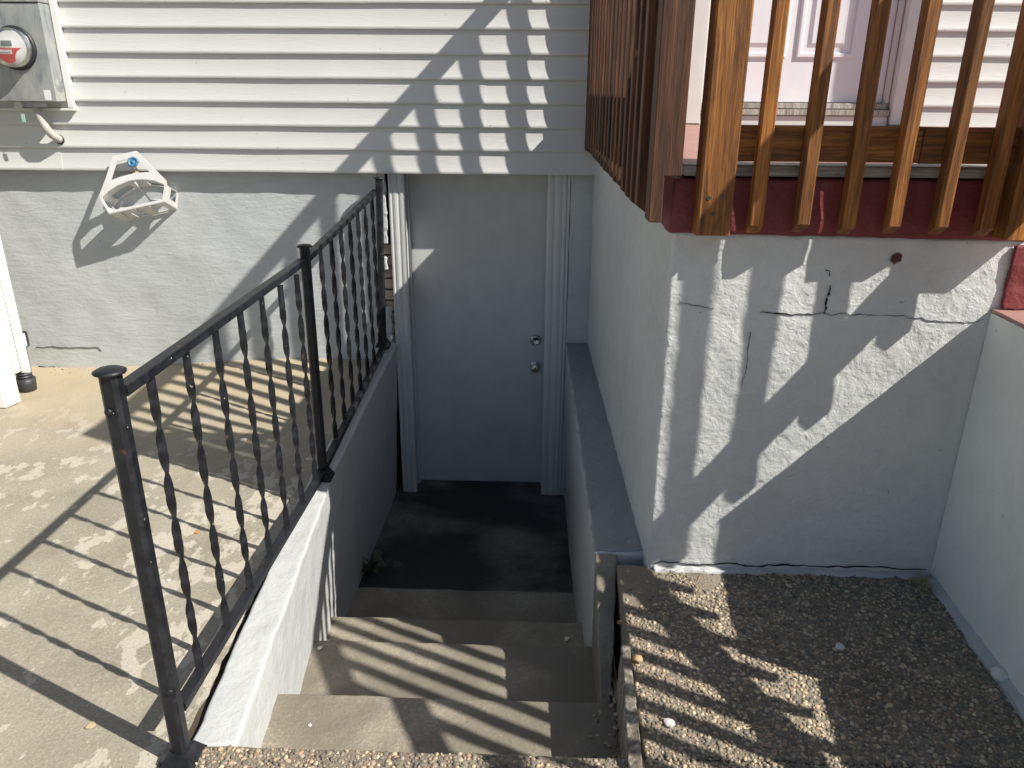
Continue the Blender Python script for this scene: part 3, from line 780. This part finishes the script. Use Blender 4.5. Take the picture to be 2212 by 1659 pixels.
kx = Matrix.Translation((-2.5485, 4.318, 1.628)) @ Matrix.Rotation(R(90), 4, 'Y')
lathe('knockout', [(.036, 0), (.036, .0012), (.033, .0012), (.032, .0002), (.026, .0002), (.025, .0012), (.0, .0012)], m_galv, mb, kx, 28)
bev_box('sticker', -2.612, -2.577, 4.2665, 4.2678, 1.552, 1.602, m_lab, 0, mb)
bev_box('lock_bracket', -2.80, -2.755, 4.285, 4.300, 1.512, 1.540, m_steel, .002, mb)
bev_box('conduit_clamp', -2.752, -2.625, 4.282, 4.300, 1.516, 1.542, m_galv, .002, mb)
bev_box('lock_tag', -2.776, -2.756, 4.288, 4.292, 1.440, 1.482, plain('green_tag', (.35, .52, .44), .35), .001, mb)
tube('tag_wire', [(-2.768, 4.290, 1.52), (-2.767, 4.290, 1.48)], .0012, m_steel, mb, 6)
tube('conduit', [(-2.705, 4.325, 1.56), (-2.703, 4.322, 1.51), (-2.690, 4.318, 1.46), (-2.672, 4.322, 1.41), (-2.656, 4.340, 1.372), (-2.645, 4.372, 1.350), (-2.640, 4.41, 1.342)], .021, plain('gray_conduit', (.42, .41, .38), .6), mb, 16)
lathe('conduit_collar', [(.026, 0), (.026, .004), (.021, .006)], m_gum, mb, Matrix.Translation((-2.643, 4.382, 1.346)) @ Matrix.Rotation(R(90), 4, 'X'), 20)
tr = thing('meter_trim', (-2.53, 4.37, 1.5), 'white vinyl trim strip along the right edge of the meter box', 'trim')
bev_box('side_strip', -2.546, -2.514, 4.352, 4.372, 1.512, 2.3, m_vinyl, .002, tr)
bev_box('bottom_strip', -3.02, -2.516, 4.352, 4.3715, 1.498, 1.511, m_vinyl, .002, tr)

# ------------------------------------------------------------------ faucet and hose hanger
fc = thing('garden_faucet', (-2.235, 4.38, 1.18), 'outdoor faucet with blue round handle inside the hose hanger', 'faucet')
tube('spigot', [(-2.240, 4.44, 1.165), (-2.238, 4.40, 1.172), (-2.236, 4.37, 1.175), (-2.238, 4.352, 1.160), (-2.240, 4.345, 1.130)], [.014, .014, .016, .013, .013], m_brass, fc, 14)
tube('valve_stem', [(-2.236, 4.372, 1.175), (-2.233, 4.355, 1.205), (-2.231, 4.343, 1.226)], [.013, .010, .006], m_steel, fc, 12)
lobes = lambda a, k: 1+.07*math.cos(8*a)
Mh = Matrix.Translation((-2.230, 4.338, 1.232)) @ Vector((.12, -.85, .45)).to_track_quat('Z', 'Y').to_matrix().to_4x4()
lathe('handle', [(.018, -.004), (.026, -.004), (.030, .002), (.028, .008), (.022, .009), (.019, .003), (.009, .002), (.007, .007), (.0004, .007)], m_blue, fc, Mh, 40, dent=lobes)

hh = thing('hose_hanger', (-2.25, 4.40, 1.0), 'tilted white plastic hose hanger on the gray basement wall', 'hose hanger')
outer = [(-2.345, 1.264), (-2.212, 1.292), (-2.053, 1.138), (-2.048, 1.107), (-2.069, 1.027), (-2.384, 0.96), (-2.422, 1.024), (-2.432, 1.059), (-2.392, 1.145)]
win = [(-2.325, 1.234), (-2.275, 1.247), (-2.22, 1.257), (-2.197, 1.241), (-2.143, 1.182), (-2.224, 1.176), (-2.299, 1.158), (-2.362, 1.136)]
arch = [(-2.424, 1.043), (-2.385, 1.078), (-2.329, 1.111), (-2.26, 1.137), (-2.188, 1.145), (-2.121, 1.139), (-2.054, 1.116)]
pn = Vector((0, 1, -.25)).normalized()                         # back towards the wall, and down
pn2 = Vector((0, 1, -.42)).normalized()
def onp(x, z): return Vector((x, 4.0375+.25*z, z))
hole = [onp(p[0]+(.008 if i == 0 else -.008 if i == len(arch)-1 else 0), p[1]) for i, p in enumerate(arch)]+[onp(outer[4][0]-.008, outer[4][1]+.012), onp(outer[5][0]+.006, outer[5][1]+.014)]
plate('front_flange', [onp(*p) for p in outer], m_plastic, hh, pn, .005, [[onp(*p) for p in win], hole])
def web(name, pts, nv_, skip, th, d=pn2, yb=4.437, sub=3):
    """thin shelf swept from the flange back to the wall; cells in skip stay open"""
    P = []
    for i in range(len(pts)-1):
        for k in range(sub): P.append(onp(*pts[i]).lerp(onp(*pts[i+1]), k/sub))
    P.append(onp(*pts[-1])); n = len(P); bm = bmesh.new(); G = []
    for p in P:
        t1 = (yb-p.y)/d.y; G.append([bm.verts.new(p+d*(t1*j/nv_)+Vector((0, .002, 0))*(j == 0)) for j in range(nv_+1)])
    for i in range(n-1):
        for j in range(nv_):
            if not skip(i/(n-1), j/nv_): bm.faces.new((G[i][j], G[i+1][j], G[i+1][j+1], G[i][j+1]))
    bmesh.ops.delete(bm, geom=[q for q in bm.verts if not q.link_faces], context='VERTS')
    bmesh.ops.recalc_face_normals(bm, faces=bm.faces); bmesh.ops.solidify(bm, geom=bm.faces[:], thickness=th)
    me = bpy.data.meshes.new(name); bm.to_mesh(me); bm.free(); me.materials.append(m_plastic); return obj(name, me, hh)
web('saddle', arch, 8, lambda u, v_: (.10 < u < .40 or .62 < u < .93) and .3 < v_ < .82, .0035)
web('side_arm', [outer[5], outer[6], outer[7]], 6, lambda u, v_: .2 < u < .75 and .15 < v_ < .6, .0035)
web('side_arm', [outer[4], outer[3]], 6, lambda u, v_: .2 < u < .8 and .3 < v_ < .8, .0035)
web('lower_tray', [outer[5], outer[4]], 8, lambda u, v_: ((.22 < u < .42) or (.6 < u < .9)) and .3 < v_ < .8, .0035, sub=10)
for x, z, l in ((outer[5][0]+.06, .978, .05), (outer[5][0]+.15, .996, .045), (outer[5][0]+.23, 1.012, .03)):
    p = onp(x, z); q = p+pn2*(l+.02)+Vector((.012, 0, -.02))
    v = [p+Vector((-.002, 0, 0)), p+Vector((.002, 0, 0)), q+Vector((.002, 0, 0)), q+Vector((-.002, 0, 0))]; v += [a_+Vector((0, .002, -.014)) for a_ in v]
    obj('tray_hook', mesh('tray_hook', v, [(0,1,2,3),(7,6,5,4),(0,4,5,1),(1,5,6,2),(2,6,7,3),(3,7,4,0)], m_plastic), hh)
tube('center_strut', [onp(-2.235, 1.135)+Vector((0, .01, -.006)), Vector((-2.215, 4.37, 1.07)), Vector((-2.20, 4.425, 1.0))], [.009, .006, .004], m_plastic, hh, 6)
for (x, z) in ((-2.355, .962), (-2.175, 1.005)):
    hb = bev_box('screw_boss', x-.024, x+.024, 4.385, 4.438, z-.014, z+.016, m_plastic, .004, hh)
    lathe('screw_head', [(.007, 0), (.006, .003), (.0004, .004)], m_brass, hb, yrot((x+.004, 4.3845, z)), 12)

# ------------------------------------------------------------------ downspout corner and drain pipe
ds = thing('corner_trim', (-2.95, 3.9, -.04), 'white vinyl corner post standing at the left edge of the pavement', 'corner post')
rough_hex('post_shell', [(-3.6,3.835,-.042),(-2.905,3.83,-.040),(-3.6,3.95,-.042),(-2.872,3.918,-.036),(-3.6,3.835,2.6),(-2.905,3.83,2.6),(-3.6,3.95,2.6),(-2.872,3.918,2.6)], m_vinyl, res=.2, r=.003, amp=.0008, fs=4, parent=ds)
bev_box('flange', -2.868, -2.822, 3.965, 3.985, .118, 2.6, m_vinyl, .003, ds)
bev_box('flange', -2.93, -2.866, 3.925, 3.964, .128, 2.6, m_vinyl, .003, ds)
dp = thing('drain_pipe', (-2.95, 4.1, -.04), 'black corrugated drain pipe behind the white corner post', 'pipe')
prof = [(.047, -.02), (.052, .04), (.054, .075), (.046, .078)]
for k in range(14):
    z0 = .078+k*.0165; prof += [(.036, z0), (.036, z0+.006), (.042, z0+.009), (.042, z0+.014)]
prof += [(.030, .312), (.030, .40)]
lathe('corrugated_pipe', prof, m_blackp, dp, Matrix.Translation((-2.955, 4.105, -.042)), 28)
bev_box('pipe_adapter', -2.925, -2.895, 4.06, 4.13, .225, .315, m_blackp, .004, dp)
bev_box('torn_label', -2.8945, -2.893, 4.065, 4.10, .235, .31, m_lab, 0, dp)

# ------------------------------------------------------------------ small things lying about
wd = thing('weed', (-.86, 3.52, -.84), 'small dark leafy weed growing in the landing corner', 'weed')
def leaf(parent, p, d, s, nrm):
    d = Vector(d).normalized(); nrm = Vector(nrm).normalized(); sd_ = d.cross(nrm).normalized(); v = []; f = []
    ol = [(0, 0), (.28, -.06), (.46, .22), (.40, .55), (.2, .85), (0, 1.05), (-.2, .85), (-.40, .55), (-.46, .22), (-.28, -.06)]
    v = [Vector(p)+sd_*a*s+d*b*s+nrm*(.12*s*abs(a)*2-.1*s*b*b) for a, b in ol]; v.append(Vector(p)+d*.45*s-nrm*.02*s)
    n = len(ol); return obj('leaf', mesh('leaf', v, [(i, (i+1) % n, n) for i in range(n)], m_leaf, True), parent)
for i in range(17):
    a = random.uniform(-.5, 1.9) if i % 3 else random.uniform(0, 6.28); rad = random.uniform(.01, .13); h = random.uniform(.02, .13)
    b = Vector((-.865+random.uniform(-.02, .03), 3.5+random.uniform(-.05, .05), -.835)); t_ = b+Vector((rad*math.cos(a), -rad*math.sin(a)*.6, h))
    tube('stem', [b, b.lerp(t_, .5)+Vector((0, 0, .02)), t_], .0016, m_leaf, wd, 5)
    leaf(wd, t_, (math.cos(a)+.1, -.6*math.sin(a), random.uniform(-.4, .2)), random.uniform(.025, .05), (random.uniform(-.3, .3), -.6, .8))

def strands(name, n, spot, L, mat, label, parent=None):
    V = []; F = []
    for i in range(n):
        p, d = spot(); p = Vector(p); d = Vector(d).normalized(); s_ = Vector((-d.y, d.x, .2)).normalized(); l = L*random.uniform(.5, 1.2); b = len(V)
        cv = Vector((random.uniform(-.4, .4), random.uniform(-.4, .4), random.uniform(-.4, 0)))
        for k in range(5):
            t_ = k/4; q = p+d*l*t_+cv*l*t_*t_; w = .0011*(1-.7*t_)
            V += [q-s_*w, q+s_*w, q+Vector((0, 0, w*1.5))]
        for k in range(4):
            a, c = b+k*3, b+(k+1)*3
            for i2 in range(3): j2 = (i2+1) % 3; F.append((a+i2, a+j2, c+j2, c+i2))
    o = obj(name, mesh(name, V, F, mat), parent); return tag(o, label, 'dry grass' if not parent else None, kind='stuff')
def spot_wall():
    x = random.choice((random.uniform(.44, .62), random.uniform(.8, 1.0), random.uniform(1.34, 1.40))); return (x, 2.325-random.random()*.02, .03), (random.uniform(-1, 1), random.uniform(-.8, -.1), random.uniform(.0, .6))
strands('dry_grass', 70, spot_wall, .06, m_grass, 'dry grass wisps along the foot of the porch wall')
def spot_rail():
    y = random.choice((2.75, 2.8, 2.3, 3.1, 2.62)); return (-.975, y+random.uniform(-.03, .03), -.03), (random.uniform(-.5, .5), random.uniform(-.5, .5), 1.0)
strands('dry_grass', 22, spot_rail, .11, m_grass, 'thin dry grass stalks beside the iron railing foot')
def spot_corner(): return (1.37+random.uniform(-.05, .02), 2.29+random.uniform(-.06, .02), .03), (random.uniform(-1, .4), random.uniform(-1, .2), random.uniform(.0, .7))
strands('dry_grass', 40, spot_corner, .06, m_grass, 'tangle of dry grass in the corner between porch wall and steps')
def spot_twig(): return (.60+random.uniform(-.03, .03), 1.66+random.uniform(-.012, .012), right_z(1.66)+.006), (1, random.uniform(-.25, .35), random.uniform(.0, .12))
strands('dry_grass', 5, spot_twig, .12, m_grass, 'pale dry stalks lying on the sunlit pebble paving')
def spot_gap(): return (random.uniform(.262, .30), random.uniform(1.62, 1.95), -.19), (random.uniform(-.6, .3), random.uniform(-1, 1), random.uniform(.1, .9))
strands('dry_grass', 40, spot_gap, .07, m_grass, 'dry grass wisps in the gap behind the timber edging')

def chip(name, loc, s, mat, label, cat, flat=.4, seed=0, group=None):
    bm = bmesh.new(); bmesh.ops.create_icosphere(bm, subdivisions=2, radius=s)
    for q in bm.verts:
        q.co = q.co*(1+.45*noise.noise(q.co/s*1.3+Vector((seed*5.1, seed, 2)))); q.co.z *= flat
    me = bpy.data.meshes.new(name); bm.to_mesh(me); bm.free(); me.materials.append(mat)
    return tag(obj(name, me, None, Matrix.Translation(Vector(loc)+Vector((0, 0, s*flat*.6)))), label, cat, group)
chip('stone', (.958, 1.961, .008), .014, m_chip, 'pale angular stone alone on the dark pebble paving', 'stone', .6, 1, 'loose stones lying about')
chip('stone', (.331, 1.893, -.004), .016, plain('tan_stone', (.42, .29, .16), .7), 'round tan stone at the corner by the timber edging', 'stone', .7, 2, 'loose stones lying about')
chip('paint_chip', (.391, 1.665, -.022), .016, m_chip, 'white paint chip on sunlit pebbles near the timber edging', 'chip', .45, 3, 'paint chips lying about')
chip('debris_clump', (1.385, 1.862, .002), .026, m_chip, 'crumpled pale debris at the foot of the steps side', 'debris', .6, 4)
chip('stone', (-1.454, 3.486, -.048), .017, m_chip, 'small pale stone on the shaded pavement behind the railing', 'stone', .5, 5, 'loose stones lying about')
chip('paint_chip', (-1.30, 2.30, -.048), .007, m_chip, 'tiny pale chip on the pavement between the baluster shadows', 'chip', .5, 6, 'paint chips lying about')
chip('paint_chip', (.165, 2.72, -.600), .012, m_chip, 'white chip lying on the shaded lower step', 'chip', .5, 7, 'paint chips lying about')
chip('paint_chip', (-.66, 1.80, -.200), .006, m_chip, 'tiny white chip on the upper step left side', 'chip', .5, 8, 'paint chips lying about')
chip('paint_chip', (-.80, 2.38, -.400), .010, m_chip, 'pale crumb in the corner of the middle step', 'chip', .6, 9, 'paint chips lying about')
chip('dead_leaf', (.293, 2.06, .004), .009, m_deadleaf, 'small red dead leaf scrap on the sunlit paving corner', 'leaf', .2, 10, 'leaf scraps lying about')
chip('dead_leaf', (-1.33, 2.62, -.046), .010, plain('orange_leaf', (.5, .2, .05), .6), 'small orange leaf on the pavement behind the balusters', 'leaf', .25, 11, 'leaf scraps lying about')
chip('dead_leaf', (-1.21, 1.62, -.046), .013, m_grass, 'curled straw coloured leaf beside the front post shadow', 'leaf', .25, 12, 'leaf scraps lying about')
rb = []
for i in range(70): rb.append((random.uniform(.262, .302), random.uniform(1.60, 1.97), -.198+random.random()*.03, random.uniform(.005, .012)))
for i in range(40): rb.append((random.uniform(.19, .29), random.uniform(1.58, 1.90), -.199, random.uniform(.003, .009)))
o = pebbles('rubble', rb); tag(o, 'loose rubble in the gap between the steps and the timber edging', 'rubble', kind='stuff')
rb = []
for i in range(60): rb.append((-3.1+random.random()*1.6, 4.43-abs(random.gauss(0, .05)), -.02+.0, random.uniform(.003, .008)))
rb = [(x, y, pave_z(x, y), s) for (x, y, z, s) in rb]
o = pebbles('wall_foot_grit', rb); tag(o, 'loose grit along the foot of the basement wall', 'grit', kind='stuff')
